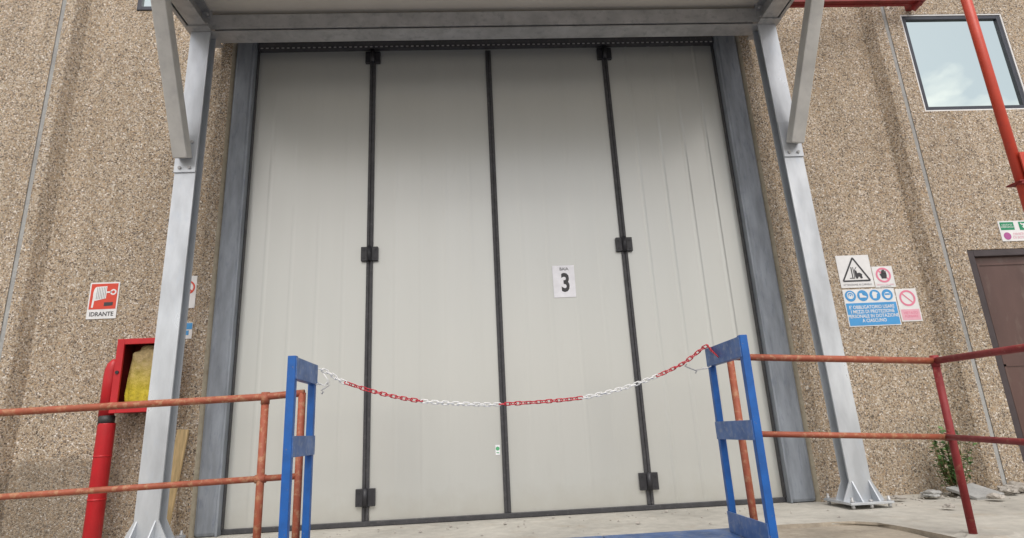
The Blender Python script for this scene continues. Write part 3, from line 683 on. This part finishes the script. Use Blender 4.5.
# sack stuffed inside
t = bmesh.new(); bmesh.ops.create_icosphere(t, subdivisions=4, radius=1)
from mathutils import noise as mn
for v in t.verts:
    c_ = v.co; sgn = lambda a, p: math.copysign(abs(a) ** p, a)
    n_ = mn.noise(c_ * 2.3) * .12 + mn.noise(c_ * 6) * .05
    cc = Vector((sgn(c_.x, .3) * .155, sgn(c_.y, .4) * .045, sgn(c_.z, .3) * .245)) * (1 + n_)
    if c_.z > 0: cc.x += .05 * c_.z
    v.co = cc + Vector((-.595, -.135, 1.23))
for f in t.faces: f.smooth = True
mb = MB(); mb._merge(t); tag(put(mb, 'sack', 'bag'), 'crumpled yellow sack stuffed inside the red hose cabinet', 'sack')
# standpipe
sp_ = thing('standpipe', 'fat bright red standpipe with black tape rising beside the hose cabinet', 'pipe', (-.875, -.16, 0))
mb = MB(); mb.tube([(-.868, -.16, -.95), (-.868, -.16, .87), (-.868, -.16, .875)], .062, 20); put(mb, 'lower_pipe', 'red', sp_)
mb = MB(); pts = [(-.882, -.16, .93), (-.882, -.16, 1.22), (-.880, -.16, 1.29), (-.872, -.158, 1.335), (-.858, -.155, 1.36), (-.842, -.15, 1.365)]
mb.tube(pts, [.055, .055, .054, .05, .04, .02], 18); put(mb, 'upper_pipe', 'red', sp_)
mb = MB(); mb.tube([(-.875, -.16, .865), (-.876, -.16, .935)], .058, 20); put(mb, 'tape_band', 'band', sp_)
for z in (.62, .3): mb = MB(); mb.tube([(-.868, -.16, z), (-.868, -.16, z + .012)], .0645, 20); put(mb, 'collar', 'red', sp_)

# ------------------------------------------------------------------ loose things
mb = MB(); mb.bar((-.325, -.215, .0), (-.270, -.150, .80), .085, .022, up=(0, 1, .08), bev=.002); tag(put(mb, 'wooden_plank', 'wood'), 'pale wooden plank leaning upright behind the left post', 'plank')
# weed
wd = thing('weed', 'bushy green weed growing from the foot of the wall behind the right railing', 'weed', (5.97, -.22, 0))
stems = MB(); lv = MB(); q = bmesh.new(); rnd = random.Random(3)
for i in range(34):
    a = rnd.uniform(0, 2 * math.pi); spread = rnd.uniform(.02, .17); h = rnd.uniform(.2, .56)
    b0 = Vector((5.97 + rnd.uniform(-.04, .04), -.20 + rnd.uniform(-.05, .04), -.01)); tip = b0 + Vector((math.cos(a) * spread - .02, math.sin(a) * spread * .7 - .02, h))
    mid = b0.lerp(tip, .5) + Vector((math.cos(a) * .02, math.sin(a) * .01, 0)); stems.tube([b0, mid, tip], [.004, .003, .0015], 5)
    nl = int(h * 44)
    for k in range(nl):
        t_ = rnd.uniform(.18, 1); p = b0.lerp(mid, t_ * 2) if t_ < .5 else mid.lerp(tip, t_ * 2 - 1)
        dr = Vector((rnd.uniform(-1, 1), rnd.uniform(-1, .6), rnd.uniform(-.2, .7))).normalized(); sd = dr.cross(Vector((rnd.uniform(-.3, .3), rnd.uniform(-.3, .3), 1))).normalized()
        L = rnd.uniform(.03, .06); w_ = L * .34
        vs = [q.verts.new(p), q.verts.new(p + dr * L * .45 + sd * w_ + Vector((0, 0, .003))), q.verts.new(p + dr * L + Vector((0, 0, -.008))), q.verts.new(p + dr * L * .45 - sd * w_ + Vector((0, 0, .003)))]
        q.faces.new(vs)
lv._merge(q); put(stems, 'stem', 'stem', wd); put(lv, 'foliage', 'weed', wd)
# grey slab leaning flat by the wall and broken lumps
mb = MB(); m_ = Matrix.Translation((6.00, -.34, .025)) @ Matrix.Rotation(R(14), 4, 'X') @ Matrix.Rotation(R(12), 4, 'Z'); mb.box(-.15, .13, -.13, .12, -.012, .012, m_, .004)
tag(put(mb, 'broken_slab', 'seal'), 'flat grey broken slab lying beside the weed at the wall foot', 'slab')
def lump(x, y_, r, seed, sz=.5):
    t = bmesh.new(); bmesh.ops.create_icosphere(t, subdivisions=3, radius=r)
    for v in t.verts:
        n_ = mn.noise(v.co * (2.2 / r) + Vector((seed * 3.1, seed, 0))) * .45 + mn.noise(v.co * (.9 / r) + Vector((seed, 5, 1))) * .5
        v.co = v.co * (1 + n_); v.co.z *= sz; v.co.z = max(v.co.z, -r * .22); v.co += Vector((x, y_, r * .2))
    mb = MB(); mb._merge(t); return mb
sl_ = ['small pale stone nearest the foot of the right railing post', 'larger white stone on the near side of the grey slab', 'rough pale rubble lump right of the grey slab', 'rounded lump of mortar at the right wall foot below the joint', 'low dark stone at the foot of the weed', 'little flat chip between the weed and the base plate', 'broad mortar lump furthest right under the railing corner']
for i, (x, y_, r, sz, m_) in enumerate(((5.36, -.86, .035, .4, 'rubble'), (5.95, -.60, .05, .5, 'rubble'), (6.27, -.34, .06, .6, 'rubble'), (6.42, -.25, .085, .5, 'rubble'), (5.68, -.30, .07, .5, 'seal'), (5.36, -.34, .05, .3, 'rubble'), (6.75, -.35, .09, .35, 'rubble'))):
    tag(put(lump(x, y_, r, i + 1, sz), 'rubble_stone', m_), sl_[i], 'stone', 'loose rubble at the wall foot')
# grit, chips and leaf litter collected along the wall foot
q = bmesh.new(); rg = random.Random(11)
for i in range(420):
    if i < 300: gx = rg.uniform(4.9, 7.6); gy = -.05 - abs(rg.gauss(0, .22))
    else: gx = rg.uniform(.1, 6.5); gy = -.12 - abs(rg.gauss(0, .4))
    if abs(gx - 4.97) < .2 and gy < -.25: continue
    if 1.1 < gx < 3.62 and gy < -1.2: continue
    if gy < -1.0: continue
    rr2 = rg.uniform(.004, .014) * (1.6 if rg.random() < .1 else 1)
    c0 = Vector((gx, gy, -.02 + rr2 * .3)); vs = [q.verts.new(c0 + Vector((rg.uniform(.6, 1.2) * rr2 * dx, rg.uniform(.6, 1.2) * rr2 * dy, rg.uniform(.4, .9) * rr2 * dz))) for dx, dy, dz in ((1, 0, 0), (0, 1, 0), (-1, 0, 0), (0, -1, 0), (0, 0, 1), (0, 0, -.4))]
    for k in range(4): q.faces.new((vs[k], vs[(k + 1) % 4], vs[4])); q.faces.new((vs[(k + 1) % 4], vs[k], vs[5]))
mb = MB(); mb._merge(q); gv = put(mb, 'grit', 'rubble'); gv['kind'] = 'stuff'; gv['label'] = 'pale grit and chips scattered along the wall foot'; gv['category'] = 'grit'
# red pipe passing in front of the window, with flanged clamp
rp_ = thing('red_pipe', 'long orange-red pipe crossing in front of the mirrored window', 'pipe', (6.46, -1.0, 2.2))
mb = MB(); mb.tube([(6.475, -1.0, 5.6), (6.468, -1.0, 1.6)], .038, 20); put(mb, 'pipe', 'redo', rp_)
mb = MB(); mb.box(6.455, 6.72, -1.07, -1.055, 2.36, 2.60, bev=.004); put(mb, 'clamp_plate', 'redo', rp_)
mb = MB(); mb.box(6.38, 6.54, -1.08, -.95, 2.345, 2.358, bev=.004); put(mb, 'clamp_flange', 'redd', rp_)
mb = MB(); mb.bar((6.37, -1.08, 2.325), (6.56, -1.08, 2.35), .04, .014); put(mb, 'strap', 'redd', rp_)
mb = MB(); mb.tube([(6.66, -1.07, 2.45), (6.66, -1.085, 2.45)], .02, 6); put(mb, 'bolt', 'black', rp_)
mb = MB(); mb.tube([(6.47, -.95, 5.3), (6.47, -.10, 5.3)], .03, 12); put(mb, 'wall_arm', 'redo', rp_)
# horizontal red channel high on the right wall
hb = thing('red_channel', 'dark red steel channel running level above the window, ending in a bracket', 'beam', (5.9, -.25, 4.65))
mb = MB(); mb.box(5.0, 6.79, -.29, -.24, 4.69, 4.70); mb.box(5.0, 6.79, -.29, -.283, 4.70, 4.78); mb.box(5.0, 6.79, -.247, -.24, 4.70, 4.78); put(mb, 'channel', 'redd', hb)
mb = MB(); mb.box(5.0, 6.79, -.24, -.21, 4.682, 4.69); put(mb, 'lower_flange', 'rust2', hb)
mb = MB(); mb.bar((6.74, -.27, 4.69), (6.70, -.20, 4.645), .045, .045); put(mb, 'stub', 'redd', hb)
for x in (6.70,): mb = MB(); mb.box(x, x + .06, -.24, .014, 4.70, 4.76); put(mb, 'bracket', 'redd', hb)
# seat the signs of the recessed field exactly where they hang on it
